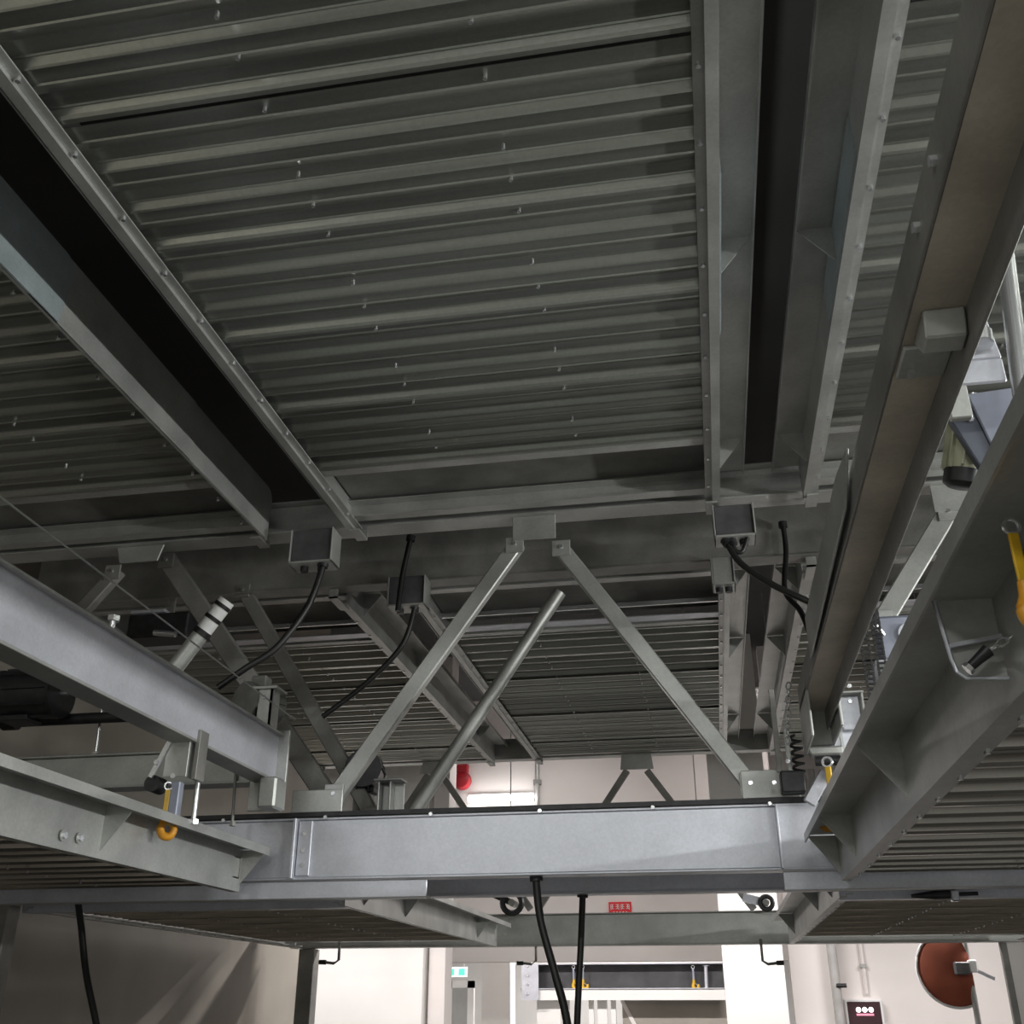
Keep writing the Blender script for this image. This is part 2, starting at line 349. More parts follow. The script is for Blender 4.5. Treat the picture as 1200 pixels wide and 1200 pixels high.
for bm_, y0_, y1_, cxs in ((U1, 5.06, 5.2, (-0.83, -3.39, 1.66)), (U2, 6.06, 6.3, (-0.765, -3.27, 1.73)), (U3, 11.2, 11.4, (-0.765, -3.27, 1.73))):
    for cx_ in cxs:
        for sg in (-1, 1):
            x = cx_ + sg*0.985 - bm_.location.x
            obj('support_lug', MB().box((x-0.03, y0_-bm_.location.y, -0.062), (x+0.03, y1_-bm_.location.y, -0.052)).box((x-0.03, max(y0_, bm_.location.y-0.02)-bm_.location.y if bm_ is not U1 else 0.0, -0.062), (x+0.03, max(y0_, bm_.location.y-0.02)-bm_.location.y+0.01 if bm_ is not U1 else 0.01, 0.0)), 'galv', bm_)
def post(label, x, y, z1, wd=0.15):
    root = thing('steel_post', label, 'post', (x, y, 0), 'frame posts')
    obj('shaft', MB().box((-wd/2, -wd/2, 0.015), (wd/2, wd/2, z1)), 'galv_old', root, bevel=0.006)
    bp = obj('base_plate', MB().box((-0.16, -0.16, 0), (0.16, 0.16, 0.015)), 'galv_old', root)
    for a in (-1, 1):
        for b_ in (-1, 1): bolt(bp, (a*0.12, b_*0.12, 0.015))
post('dark steel post at the lower left picture edge', at(8, 1060, y=6.08).x, 6.08, 2.155, 0.12)
post('dark steel post between the grey wall and the white wall panel', -4.27, 11.45, 2.155, 0.17)
post('slim dark steel post right of the red disc', 2.70, 11.45, 2.155, 0.06)

def gusset(parent, x, z, y, wt, wb, h, m='galv', name='gusset_plate', o=(0, 0, 0)):
    g = obj(name, MB().prism([(x-wt/2-o[0], z-o[2]), (x+wt/2-o[0], z-o[2]), (x+wb/2-o[0], z-h-o[2]), (x-wb/2-o[0], z-h-o[2])], 'y', y-0.006-o[1], y+0.006-o[1]), m, parent, bevel=0.002)
    return g
def brace(label, a, b, wd=0.085, th=0.06, m='galv', group='diagonal braces', round_=False, ends=True, pl=0.0):
    a, b = Vector(a), Vector(b)
    root = thing('diagonal_brace', label, 'brace', b, group)
    mb = MB()
    if round_: mb.tube([a-b, Vector((0, 0, 0))], wd/2, 14)
    else: mb.bar(a-b, (0, 0, 0), wd, th)
    obj('bar', mb, m, root, smooth=round_, bevel=0 if round_ else 0.006)
    if ends:
        d = (a-b).normalized()
        p = d*0.03; tb = obj('end_tab', MB().box((p.x-0.05, -0.045, p.z-0.06), (p.x+0.05, -0.033, p.z+0.05)), m, root, bevel=0.002)
        bolt(tb, (p.x, -0.045, p.z), (R(90), 0, 0))
        p = (a-b) - d*0.03; tb = obj('end_tab', MB().box((p.x-0.05, -0.045, p.z-0.05), (p.x+0.05, -0.033, p.z+0.04)), m, root, bevel=0.002)
        bolt(tb, (p.x, -0.045, p.z), (R(90), 0, 0))
    return root
# gussets belong to the upper beams they are welded to
def ug(beam, u, v0, y, wt, wb, h):
    p = at(u, v0, y=y); o = beam.location
    g = gusset(beam, p.x, 4.07, y, wt, wb, 4.07 - (p.z - h), o=o); return p
ug(U1, 626, 628, 5.19, 0.24, 0.24, 0.02); ug(U1, 163, 655, 5.19, 0.30, 0.24, 0.02); ug(U1, 1125, 592, 5.19, 0.26, 0.26, 0.03)
T = 5.24
brace('centre brace leaning left from the overhead gusset down to the lit cross beam', at(608, 636, y=T), at(390, 938, y=T))
brace('centre brace leaning right from the overhead gusset down to the lit cross beam', at(655, 640, y=T), at(884, 926, y=T))
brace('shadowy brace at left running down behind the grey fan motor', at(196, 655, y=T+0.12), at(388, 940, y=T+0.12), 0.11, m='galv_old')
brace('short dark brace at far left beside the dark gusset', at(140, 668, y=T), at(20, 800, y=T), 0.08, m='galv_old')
brace('light brace at right between the brown channel and the right side beam', at(1112, 598, y=T), at(1030, 735, y=T), 0.10)
brace('parallel brace at right tucked against the right side beam', at(1135, 640, y=T+0.1), at(1035, 815, y=T+0.1), 0.05)
T = 6.09
brace('round tube brace leaning left behind the centre triangle', at(656, 694, y=T), at(470, 975, y=T), 0.085, round_=True, ends=False)
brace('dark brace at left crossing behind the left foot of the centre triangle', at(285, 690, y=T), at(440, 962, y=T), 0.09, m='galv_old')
T = 11.44
for (u0, v0, u1, v1, lab) in ((735, 903, 630, 1066, 'far left leg of the small triangle against the white wall'), (758, 903, 884, 1066, 'far right leg of the small triangle against the white wall'),
                        (502, 908, 398, 1066, 'far thin brace left of the red bell, leaning left'), (518, 908, 622, 1066, 'far thin brace left of the red bell, leaning right')):
    brace(lab, at(u0, v0, y=T), at(u1, v1, y=T), 0.07, 0.05, 'galv_old', ends=False)
ug(U3, 746, 895, 11.39, 0.32, 0.36, 0.06); ug(U3, 510, 900, 11.39, 0.30, 0.34, 0.06)
# bases of the centre triangle on the lit beam
for u, v, lab in ((372, 945, 0), (905, 930, 1)):
    p = at(u, v, y=5.19); obj('foot_plate', MB().box(wl(p.x-0.14, 2.497, -0.01), wl(p.x+0.13, 2.63 if lab else 2.61, 0.0)), 'galv', W1, bevel=0.003)

# ================================================================== LONGITUDINAL BEAMS
A = thing('hoist_beam', 'long straight bluish hoist beam running from the left edge towards the lit cross beam', 'beam', (-2.12, 0, 2.62))
obj('web', MB().box((-0.006, -1.0, 0.01), (0.006, 5.0, 0.23)), 'galv_bright', A, bevel=0.002)
obj('flange', MB().box((-0.11, -1.0, 0.0), (0.006, 5.0, 0.012)), 'galv', A, bevel=0.002)
obj('flange', MB().box((-0.11, -1.0, 0.228), (0.03, 5.0, 0.24)), 'galv', A, bevel=0.002)
ep = obj('end_plate', MB().box((-0.13, 5.0, -0.14), (0.06, 5.02, 0.26)), 'galv', A, bevel=0.003)
for z in (-0.1, -0.05): bolt(ep, (0.03, 5.0, z), (R(90), 0, 0))
obj('bracket', MB().box((-0.02, 4.86, -0.15), (0.07, 4.99, 0.0)), 'galv', A, bevel=0.01)
ub = obj('upright', MB().strip([(-0.07, 0), (0.05, 0), (0.05, 0.1), (-0.07, 0.1)], 0.006, 'x', 0, 0.01), 'galv', A)
ub.data = MB().box((-0.05, 4.80, 0.24), (0.03, 4.81, 0.42)).box((-0.05, 4.80, 0.24), (-0.04, 4.9, 0.42)).box((0.02, 4.80, 0.24), (0.03, 4.9, 0.42)).box((-0.07, 4.78, 0.42), (0.06, 4.92, 0.432)).mesh('upright', 'galv')
bolt(ub, (0, 4.85, 0.432)); bolt(ub, (-0.01, 4.80, 0.38), (R(90), 0, 0))
obj('splice_plate', MB().box((0.007, 1.2, 0.02), (0.014, 2.62, 0.22)), 'splice', A)

B = thing('hoist_channel', 'brownish inverted channel running overhead down the right side towards the cross beam', 'beam', (0.47, 0, 2.85))
obj('leg', MB().box((0, -0.5, 0), (0.008, 4.98, 0.11)), 'galv_old', B, bevel=0.002)
obj('leg', MB().box((0.112, -0.5, -0.09), (0.12, 4.98, 0.01)), 'galv_old', B, bevel=0.002)
obj('web', MB().box((0.008, -0.5, 0.0), (0.112, 4.98, 0.01)), 'galv_brown', B)
obj('side_plate', MB().prism([(2.78, 0.02), (4.1, -0.01), (4.1, 0.16), (2.85, 0.16), (2.6, 0.12)], 'x', -0.02, -0.012), 'galv', B, bevel=0.002)
eb = obj('end_bracket', MB().box((0.0, 4.6, -0.2), (0.012, 5.0, 0.02)).box((0.128, 4.6, -0.16), (0.14, 5.0, 0.02)).box((0, 4.98, -0.16), (0.14, 4.99, 0.1)), 'galv', B, bevel=0.003)
for y_ in (1.45, 1.62): bolt(B, (-0.0, y_, 0.05), (0, R(-90), 0))
p = at(1105, 385, z=2.86)
bk = obj('mount_block', MB().prism([(p.y-0.07, -0.055), (p.y-0.02, -0.06), (p.y+0.03, 0.0), (p.y-0.09, 0.0)], 'x', 0.03, 0.11).box((0.01, p.y+0.03, -0.012), (0.112, p.y+0.15, 0.0)), 'galv', B, bevel=0.004)
bolt(bk, (0.04, p.y+0.12, -0.012), (R(180), 0, 0))
obj('slot_bracket', MB().box((0.07, 1.62, 0.06), (0.08, 1.95, 0.1)).box((0.07, 1.62, 0.06), (0.13, 1.64, 0.1)), 'galv_old', B)

# transverse beam of the left hoist frame and its shaft
hb = cross_beam('pale horizontal hoist frame beam behind the yellow hook at left', 5.02, -4.5, -2.25, 2.62, 2.80, 'galv', None, 0.02)
p = at(100, 842, y=5.0)
sh = thing('drive_shaft', 'black horizontal drive shaft at far left above the pale hoist beam', 'shaft', (-2.5, 5.0, p.z))
obj('rod', MB().cyl((-2.0, 0, 0), (0.05, 0, 0), 0.03, 14), 'black_steel', sh, smooth=True)
obj('collar', MB().cyl((-1.2, 0, 0), (-1.12, 0, 0), 0.045, 14), 'black_steel', sh, smooth=True)
# rods hung between beam and pallet
def rod(label, u0, v0, u1, v1, y, r=0.009, m='steel_bright', tilt=0.0):
    a, b = at(u0, v0, y=y), at(u1, v1, y=y+tilt)
    t = thing('threaded_rod', label, 'rod', b, 'threaded rods')
    obj('shaft', MB().cyl(a-b, (0, 0, 0), r, 10), m, t, smooth=True)
    obj('nut', MB().cyl((0, 0, 0.0), (0, 0, 0.02), r*2.0, 6), m, t); obj('nut', MB().cyl(a-b, a-b-Vector((0, 0, 0.02)), r*2.0, 6), m, t)
    return t
rod('bright threaded rod between the hoist beam and the left lower pallet flange', 237, 872, 226, 966, 4.25, 0.012)
rod('thin threaded rod hanging in front of the grey wall at left', 121, 818, 112, 886, 5.06)
rod('dark thin rod right of the bright threaded rod, under the hoist beam', 277, 895, 272, 968, 5.0, 0.008, 'galv_old')
rod('small upright rod behind the hoist beam at left with black cap', 134, 722, 130, 745, at(130, 745, x=-2.16).y, 0.012)

# ================================================================== HOOKS, HANGERS, CHAINS
def ring(r, t, n=14, m=6, sx=1.0, sy=1.0):
    mb = MB(); pts = [Vector((r*sx*math.cos(2*math.pi*k/n), 0, r*sy*math.sin(2*math.pi*k/n))) for k in range(n)]
    vs = []; fs = []
    for k, p in enumerate(pts):
        d = p.normalized()
        for j in range(m):
            a = 2*math.pi*j/m; vs.append(p + d*t*math.cos(a) + Vector((0, 1, 0))*t*math.sin(a))
    for k in range(n):
        for j in range(m): fs.append((k*m+j, k*m+(j+1) % m, ((k+1) % n)*m+(j+1) % m, ((k+1) % n)*m+j))
    return mb.add(vs, fs)
def hook(label, top, s=1.0, m='yellow', m2='orange', rz=0.0):
    t = thing('safety_hook', label, 'hook', top, 'yellow safety hooks', (0, 0, rz)); t.scale = (s, s, s)
    obj('strap', MB().box((-0.013, -0.006, -0.13), (0.013, 0.006, 0.0)), m, t, bevel=0.003)
    pts = [(0, 0, -0.13), (0.0, 0, -0.17), (-0.012, 0, -0.205), (0.004, 0, -0.24), (0.04, 0, -0.245), (0.058, 0, -0.215), (0.052, 0, -0.19)]
    obj('hook_body', MB().tube(spline(pts, 4), [0.016 + 0.006*math.sin(math.pi*i/24) for i in range(25)], 10), m2, t, smooth=True)
    obj('latch', MB().bar((0.0, 0, -0.165), (0.05, 0, -0.20), 0.008, 0.012), m, t)
    obj('eye', ring(0.02, 0.006), 'steel_bright', t, loc=(0, 0, 0.018), smooth=True)
    return t
hook('yellow safety hook hanging over the left lower pallet flange', at(197, 925, y=4.15), 0.78, rz=R(20))
hook('yellow safety hook at the near end of the right lower pallet, above its corner', at(970, 898, y=4.85), 1.05, rz=R(160))
hk = hook('large yellow hook cut by the right picture edge', at(1182, 604, x=0.50) - Vector((0, 0, 0.03)), 0.62, rz=R(10))
LINK = ring(0.014, 0.0045, 12, 6, 0.75, 1.25).mesh('chain_link', 'steel_bright', True)
def chain(label, a, b, group='short lifting chains', lk=LINK, step=0.03):
    a, b = Vector(a), Vector(b); t = thing('lifting_chain', label, 'chain', b, group); n = max(2, int((a-b).length/step)); d = (a-b)/n
    q = d.to_track_quat('Z', 'Y')
    for k in range(n):
        o = link('chain_link', lk, t, d*(k+0.5)); o.rotation_mode = 'QUATERNION'; o.rotation_quaternion = q @ Matrix.Rotation(R(90*(k % 2)), 4, 'Z').to_quaternion()
    return t
p = at(212, 885, y=4.15)
for u, v in ((74, 979), (93, 982)):
    q = at(u, v, x=-2.283); tt = thing('bolt_fastener', ('left' if u < 80 else 'right') + ' one of two bolts on the left lower pallet side beam', 'bolt', q, 'two side beam bolts', (0, R(90), 0))
    obj('head', MB().cyl((0, 0, 0), (0, 0, 0.012), 0.013, 6), 'steel_bright', tt); obj('washer', MB().cyl((0, 0, -0.002), (0, 0, 0.002), 0.02, 14), 'galv', tt)
hg = thing('hanger_bracket', 'grey hanger bracket with black roller below the left hoist beam', 'bracket', (p.x, 4.15, p.z))
obj('side_plate', MB().box((-0.05, -0.04, -0.10), (0.055, -0.034, 0.08)), 'galv', hg, bevel=0.002)
obj('side_plate', MB().box((0.05, -0.04, -0.10), (0.056, 0.06, 0.10)), 'galv', hg, bevel=0.002)
obj('cover', MB().box((0.075, -0.03, -0.11), (0.095, 0.05, 0.10)), 'galv_old', hg, bevel=0.002)
obj('roller', MB().cyl((-0.10, -0.03, -0.12), (-0.10, 0.05, -0.12), 0.035, 16), 'black_steel', hg, smooth=True)
obj('arm', MB().bar((-0.03, -0.05, 0.06), (-0.10, -0.05, -0.10), 0.018, 0.01), 'steel_bright', hg)
obj('pin_block', MB().box((0.0, -0.05, -0.28), (0.04, -0.01, -0.12)), 'motor_blue', hg, bevel=0.004)
for q in ((-0.03, -0.055, 0.06), (-0.075, -0.055, -0.04), (0.01, -0.055, -0.10)): bolt(hg, q, (R(90), 0, 0))

# bracket, chain and turnbuckle on the right lower pallet
q0 = at(1117, 786, y=2.0); q1 = at(1196, 795, y=2.0)
cs = thing('chain_bracket', 'grey upright stiffener plate with rounded corner inside the right pallet side beam', 'bracket', (q0.x, 2.0, q0.z))
ww = 0.568 - q0.x; zz = 2.305 - q0.z
pr = [(-0.012, zz), (0.0, 0.02), (0.006, -0.004), (0.02, -0.016), (ww, -0.02), (ww, zz)]
obj('plate', MB().prism(pr, 'y', 0, 0.008), 'galv', cs)
obj('rim', MB().tube([(x, -0.004, z) for x, z in pr[:5]], 0.004, 6), 'galv_bright', cs)
obj('shelf_bar', MB().bar((0.0, -0.012, zz*0.32), (ww, -0.012, zz*0.42), 0.008, 0.01), 'galv_bright', cs)
k0 = at(1134, 784, y=1.96); k1 = at(1158, 762, y=1.955); k2 = at(1215, 730, y=1.94)
tb = thing('turnbuckle', 'black turnbuckle end in front of the right stiffener plate', 'turnbuckle', k0)
e = k1 - k0
obj('body', MB().tube([e*0.1, e*0.5, e*1.0], [0.009, 0.010, 0.013], 10), 'black_steel', tb, smooth=True)
obj('nut', MB().cyl(-e*0.05, e*0.12, 0.012, 6), 'steel_bright', tb)
BIGL = ring(0.009, 0.0028, 12, 6, 0.75, 1.3).mesh('chain_link', 'steel_bright', True)
chain('steel chain running from the black turnbuckle to the right picture edge', k2, k1, lk=BIGL, step=0.019)

# ================================================================== CABLES AND BOXES
def cable(label, pts, r=0.014, m='black_rubber'):
    o = Vector(pts[0]); t = thing('power_cable', label, 'cable', o, 'black power cables')
    obj('sheath', MB().tube(spline(local(pts, o), 7), r, 10), m, t, smooth=True)
    d = (Vector(pts[1])-o).normalized()
    obj('gland', MB().cyl((0, 0, 0), d*0.035, r*1.7, 10), 'black_steel', t, smooth=True)
    return t
def px(lst): return [at(u, v, y=y) for u, v, y in lst]
cable('thick black cable looping from the left box down behind the hoist beam', px([(380, 658, 5.08), (362, 708, 5.06), (325, 758, 5.02), (288, 783, 4.98), (255, 806, 4.95)]), 0.018)
cable('black cable curving from the hanging box behind the centre triangle', px([(487, 708, 5.95), (472, 755, 5.95), (430, 800, 5.95), (378, 840, 5.95)]), 0.017)
cable('short black cable dropping straight beside the hanging box', px([(482, 628, 5.85), (472, 672, 5.85), (466, 716, 5.85)]), 0.017)
cable('black cable swinging right from the box below the overhead pallet corner', px([(850, 632, 5.08), (868, 660, 5.06), (905, 685, 5.02), (950, 706, 4.98)]), 0.017)
cable('small black cable loop under the right box', px([(858, 632, 5.07), (862, 645, 5.07), (870, 646, 5.07), (876, 630, 5.07)]), 0.012)
cable('black cable dropping straight right of the right box', px([(917, 612, 5.98), (921, 645, 5.98), (920, 692, 5.9), (938, 716, 5.8), (950, 745, 5.7)]), 0.016)
cable('long black cable hanging from the middle of the lit beam, slanting right', px([(628, 1024, 5.26), (633, 1075, 5.26), (650, 1140, 5.26), (664, 1195, 5.26), (676, 1290, 5.26)]), 0.019)
cable('long black cable hanging straight beside the slanting one', px([(683, 1044, 6.1), (681, 1100, 6.1), (678, 1160, 6.1), (676, 1210, 6.1), (674, 1290, 6.1)]), 0.018)
cable('black cable hanging in front of the grey wall at lower left', px([(89, 1040, 5.9), (95, 1085, 5.9), (101, 1140, 5.9), (113, 1200, 5.9), (130, 1290, 5.9)]), 0.019)
def cbox(label, u0, v0, u1, v1, y, m='motor_grey'):
    a, b = at(u0, v0, y=y), at(u1, v1, y=y); cx, cz = (a.x+b.x)/2, min(a.z, b.z); wd, h = abs(a.x-b.x), abs(a.z-b.z)
    t = thing('junction_box', label, 'junction box', (cx, y, cz), 'cable boxes under the upper beams')
    obj('body', MB().box((-wd/2+0.01, -0.05, 0.012), (wd/2-0.01, 0.07, h)), m, t, bevel=0.004)
    obj('frame', MB().box((-wd/2, -0.065, 0), (wd/2, 0.08, 0.012)).box((-wd/2, -0.065, 0), (-wd/2+0.008, 0.08, h)).box((wd/2-0.008, -0.065, 0), (wd/2, 0.08, h)), 'galv', t, bevel=0.002)
    for x in (-wd*0.2, wd*0.2): obj('gland', MB().cyl((x, 0, 0), (x, 0, -0.03), 0.022, 10), 'black_steel', t, smooth=True)
cbox('small cable box below the left end of the near overhead pallet', 346, 626, 392, 662, 5.1)
cbox('small cable box below the right corner of the near overhead pallet', 834, 598, 886, 632, 5.1)
cbox('small cable box on the second beam left of the centre triangle', 458, 680, 500, 712, 5.96)
cbox('small pale cable box on the second beam right of the centre triangle', 832, 657, 862, 688, 5.96, 'galv')
a, b = at(1068, 1050, y=6.08), at(1146, 1047, y=6.08)
t = thing('linkage_rod', 'black linkage rod with bright collar under the right end of the second beam', 'rod', (a.x, 6.08, a.z))
obj('rod', MB().tube([Vector((0, 0, 0)), (b-a)*0.35, (b-a)*0.4, (b-a)*0.6, (b-a)*0.62, b-a], [0.008, 0.022, 0.022, 0.022, 0.010, 0.010], 10), 'black_steel', t, smooth=True)
obj('collar', MB().box(tuple((b-a)*0.62 + Vector((-0.012, -0.025, -0.035))), tuple((b-a)*0.62 + Vector((0.03, 0.025, 0.02)))), 'steel_bright', t, bevel=0.006)
obj('hanger', MB().box(tuple((b-a)*0.62 + Vector((0.0, -0.01, 0.0))), tuple((b-a)*0.62 + Vector((0.015, 0.01, 2.165-a.z)))), 'galv_old', t)
# thin wire rope
a, b = at(-40, 552, x=-1.99), at(345, 843, x=-1.99)
t = thing('wire_rope', 'thin taut steel wire crossing above the left hoist beam', 'wire', b)
obj('strand', MB().cyl(a-b, (0, 0, 0), 0.0035, 6), 'galv', t, smooth=True)
obj('ferrule', MB().cyl((a-b).normalized()*0.05, (0, 0, 0), 0.008, 8), 'galv_old', t, smooth=True)

# ================================================================== MOTORS AND DRIVES
def motor(label, c, r=0.09, L=0.24, axis=(1, 0, 0), m='motor_grey', m_cap='black_steel', box=True, ped=0.0, foot=True):
    t = thing('gear_motor', label, 'motor', c); ax = Vector(axis).normalized()
    obj('body', MB().cyl(-ax*L*0.3, ax*L*0.5, r, 24), m, t, smooth=True)
    fb = obj('fan_cowl', MB().tube([-ax*L*0.3, -ax*L*0.5, -ax*L*0.56], [r*1.06, r*1.06, r*0.75], 24), m_cap, t, smooth=True)
    for k in range(10):
        a = 2*math.pi*k/10; u = ax.cross(Vector((0, 0, 1))) if abs(ax.z) < 0.9 else Vector((1, 0, 0)); u.normalize(); v = ax.cross(u)
        d = u*math.cos(a)+v*math.sin(a)
        obj('cooling_fin', MB().bar(-ax*L*0.25 + d*(r+0.004), ax*L*0.45 + d*(r+0.004), 0.005, 0.016, d), m, t)
    obj('shaft', MB().cyl(ax*L*0.5, ax*(L*0.5+0.06), 0.016, 10), 'steel_bright', t, smooth=True)
    if box: obj('terminal_box', MB().box((-0.04, -0.04, r*0.9), (0.04, 0.04, r+0.05)), m, t, bevel=0.006)
    if foot: obj('foot', MB().box((-0.08, -0.07, -r-0.02), (0.08, 0.07, -r+0.01)), m_cap, t, bevel=0.004)
    if ped: obj('pedestal', MB().box((-0.05, -0.05, -r-0.02-ped), (0.05, 0.05, -r-0.02)), 'galv_old', t, bevel=0.004)
    return t
motor('grey fan motor sitting behind the hoist beam at left', at(304, 826, y=4.92), 0.095, 0.2, (0.5, 1, 0), 'motor_light', 'motor_light', ped=0.06)
motor('dark motor in shadow at the left picture edge', at(30, 815, y=4.85), 0.13, 0.42, (1, 0, 0), 'black_steel')
motor('dark motor on the second beam at the foot of the round tube brace', at(428, 905, y=6.14), 0.11, 0.26, (0.2, -1, 0), 'black_steel', box=False, ped=0.16)
p0 = at(458, 925, y=6.02)
t = thing('channel_stand', 'short galvanised channel stand left of the round tube brace', 'stand', (p0.x, 5.98, 2.475))
obj('back', MB().box((-0.06, 0.05, 0), (0.08, 0.06, 0.32)), 'galv', t, bevel=0.003)
obj('side', MB().box((-0.06, -0.03, 0), (-0.05, 0.05, 0.32)), 'galv', t, bevel=0.003)
obj('side', MB().box((0.01, -0.03, 0), (0.02, 0.05, 0.32)), 'galv', t, bevel=0.003)
obj('top_plate', MB().box((-0.08, -0.05, 0.32), (0.09, 0.07, 0.332)), 'galv', t, bevel=0.003)
bolt(t, (-0.02, 0.0, 0.332))
motor('cream bodied motor with black cowl behind the blue grey panel', at(1133, 528, y=2.43), 0.044, 0.17, (0.25, -0.3, 1.0), 'cream', box=False, foot=False)
# blue-grey drive panel and the transverse carrier at right
p0 = at(1150, 505, y=2.35)
t = thing('equipment_board', 'blue grey steel board at right beside the bright upright pipe', 'board', (p0.x, 2.35, p0.z)); t.scale = (0.71, 0.71, 0.71)
obj('face', MB().prism([(-0.02, 0.15), (0.13, 0.16), (0.17, -0.02), (0.05, -0.19)], 'y', 0, 0.02), 'motor_blue', t, bevel=0.004)
sd = obj('side', MB().prism([(-0.10, 0.10), (-0.02, 0.15), (0.05, -0.19), (-0.0, -0.20)], 'y', 0.01, 0.05), 'panel_blue', t, bevel=0.004)
for q in ((-0.03, 0.01, 0.09), (-0.025, 0.01, 0.05), (0.01, 0.01, -0.12)): bolt(sd, q, (R(90), 0, 0))
p0 = at(1104, 438, y=2.2); p1 = at(1176, 425, y=2.2)
t = thing('carrier_plate', 'bright galvanised carrier plate with round hole beside the brown channel', 'plate', ((p0.x+p1.x)/2, 2.2, p0.z))
w_ = (p1.x-p0.x)/2
obj('front', MB().box((-w_, 0, -0.035), (w_, 0.01, 0.03)), 'galv_bright', t, bevel=0.004)
obj('top', MB().prism([(-w_*0.3, 0.03), (w_, 0.03), (w_*0.75, 0.17), (w_*0.3, 0.18)], 'y', 0.0, 0.01), 'galv_bright', t, bevel=0.003)
obj('cup', MB().tube([(w_*0.25, -0.02, 0.05), (w_*0.25, -0.02, 0.055), (w_*0.25, -0.02, 0.085)], [0.012, 0.034, 0.036], 20), 'steel_bright', t, smooth=True)
obj('brace_leg', MB().box((-w_, 0.0, -0.12), (-w_*0.3, 0.02, -0.035)), 'galv', t, bevel=0.003)
a, b = at(1176, 286, y=2.15), at(1206, 525, y=2.15)
t = thing('steel_pipe', 'bright upright steel pipe at the right picture edge above the blue grey panel', 'pipe', b)
obj('pipe', MB().cyl(a-b, (0, 0, 0), 0.021, 18), 'steel_bright', t, smooth=True)
obj('cap', MB().cyl(a-b, (a-b)*1.02, 0.024, 18), 'galv', t, smooth=True)
# gear box with roller chain left of the right side beam
p0 = at(1050, 748, y=4.95)
t = thing('gear_box', 'bluish gear box between the brown channel and right side beam', 'gear box', (p0.x, 4.95, p0.z))
obj('housing', MB().box((-0.09, -0.05, -0.12), (0.08, 0.1, 0.10)), 'motor_blue', t, bevel=0.015)
obj('cap', MB().cyl((0.05, -0.07, 0.0), (0.05, -0.05, 0.0), 0.05, 16), 'galv_bright', t, smooth=True)
obj('base', MB().box((-0.12, -0.06, -0.14), (0.10, 0.3, -0.12)), 'galv_bright', t)
obj('stand', MB().box((-0.05, 0.24, 2.5-p0.z), (0.05, 0.3, -0.14)), 'galv', t)
p0 = at(1024, 770, y=4.85)
t = thing('roller_chain', 'dark toothed roller chain hanging left of the bluish gear box', 'chain', (p0.x, 4.85, p0.z - 0.28))
RL = MB().box((-0.022, -0.006, 0), (-0.012, 0.006, 0.02)).box((0.012, -0.006, 0), (0.022, 0.006, 0.02)).cyl((-0.022, 0, 0.01), (0.022, 0, 0.01), 0.006, 8).mesh('chain_link', 'black_steel')
for s in (0, 1):
    for k in range(20): link('chain_link', RL, t, (-0.03 + 0.06*s, 0, k*0.024))
obj('sprocket', ring(0.04, 0.014, 20, 6), 'black_steel', t, loc=(0, 0, 0.49))
obj('sprocket_shaft', MB().cyl((0, 0, 0.49), (0.07, 0.05, 0.40), 0.012, 8), 'steel_bright', t, smooth=True)
p0 = at(998, 828, y=4.95)
t = thing('bearing_bracket', 'pale bearing bracket with bolts right of the brown channel end', 'bracket', (p0.x, 4.95, p0.z))
obj('plate', MB().box((-0.045, 0.03, -0.1), (0.04, 0.04, 0.06)), 'galv_bright', t, bevel=0.003)
obj('frame', MB().box((-0.05, -0.02, 0.06), (0.06, 0.04, 0.07)).box((0.045, -0.02, -0.1), (0.055, 0.04, 0.06)).box((-0.06, -0.02, -0.1), (-0.05, 0.04, 0.06)), 'galv', t, bevel=0.002)
for q in ((0, 0.03, 0.03), (0, -0.02, 0.09)): bolt(t, q, (R(90), 0, 0))
p0 = at(995, 880, y=5.02)
t = thing('support_plate', 'large pale support plate right of the yellow hook', 'plate', (p0.x, 5.02, p0.z))
obj('plate', MB().prism([(-0.10, 0.12), (0.13, 0.13), (0.13, -0.12), (-0.05, -0.12)], 'y', 0, 0.012), 'galv_bright', t, bevel=0.003)
obj('edge_rib', MB().bar((-0.04, -0.01, 0.3), (-0.02, -0.01, -0.1), 0.012, 0.012), 'galv', t)
p0 = at(930, 905, y=5.05)
t = thing('chain_tensioner', 'dark chain tensioner standing on the lit beam at right', 'tensioner', (p0.x, 5.1, 2.50))
obj('base', MB().box((-0.06, -0.03, 0), (0.05, 0.06, 0.10)), 'black_steel', t, bevel=0.006)
obj('upright', MB().box((-0.07, 0.0, 0.1), (-0.045, 0.02, 0.50)), 'galv_old', t, bevel=0.002)
obj('upright', MB().box((-0.02, 0.0, 0.1), (0.0, 0.02, 0.30)), 'galv', t, bevel=0.002)
obj('spring', MB().tube([(0.03+0.025*math.cos(k*0.9), 0.0+0.025*math.sin(k*0.9), 0.10+k*0.005) for k in range(34)], 0.007, 6), 'black_steel', t, smooth=True)
bolt(t, (-0.02, -0.03, 0.14), (R(90), 0, 0)); bolt(t, (-0.09, 0.0, 0.05), (R(90), 0, 0))
p0 = at(968, 888, y=4.95)
t = thing('pulley_block', 'pale pulley block with black roller above the right yellow hook', 'pulley', p0)
obj('housing', MB().box((-0.07, -0.02, 0.01), (0.08, 0.06, 0.05)), 'galv', t, bevel=0.008)
obj('roller', MB().cyl((-0.05, 0.0, -0.015), (0.06, 0.0, -0.015), 0.022, 14), 'black_steel', t, smooth=True)
obj('cap', MB().cyl((0.06, 0.0, -0.015), (0.075, 0.0, -0.015), 0.03, 14), 'steel_bright', t, smooth=True)
brace('light stay leaning behind the right yellow hook', at(968, 905, y=5.12), at(948, 942, y=5.12), 0.06, 0.02, 'galv_bright', group=None, ends=False)
p0 = at(915, 850, y=5.3)
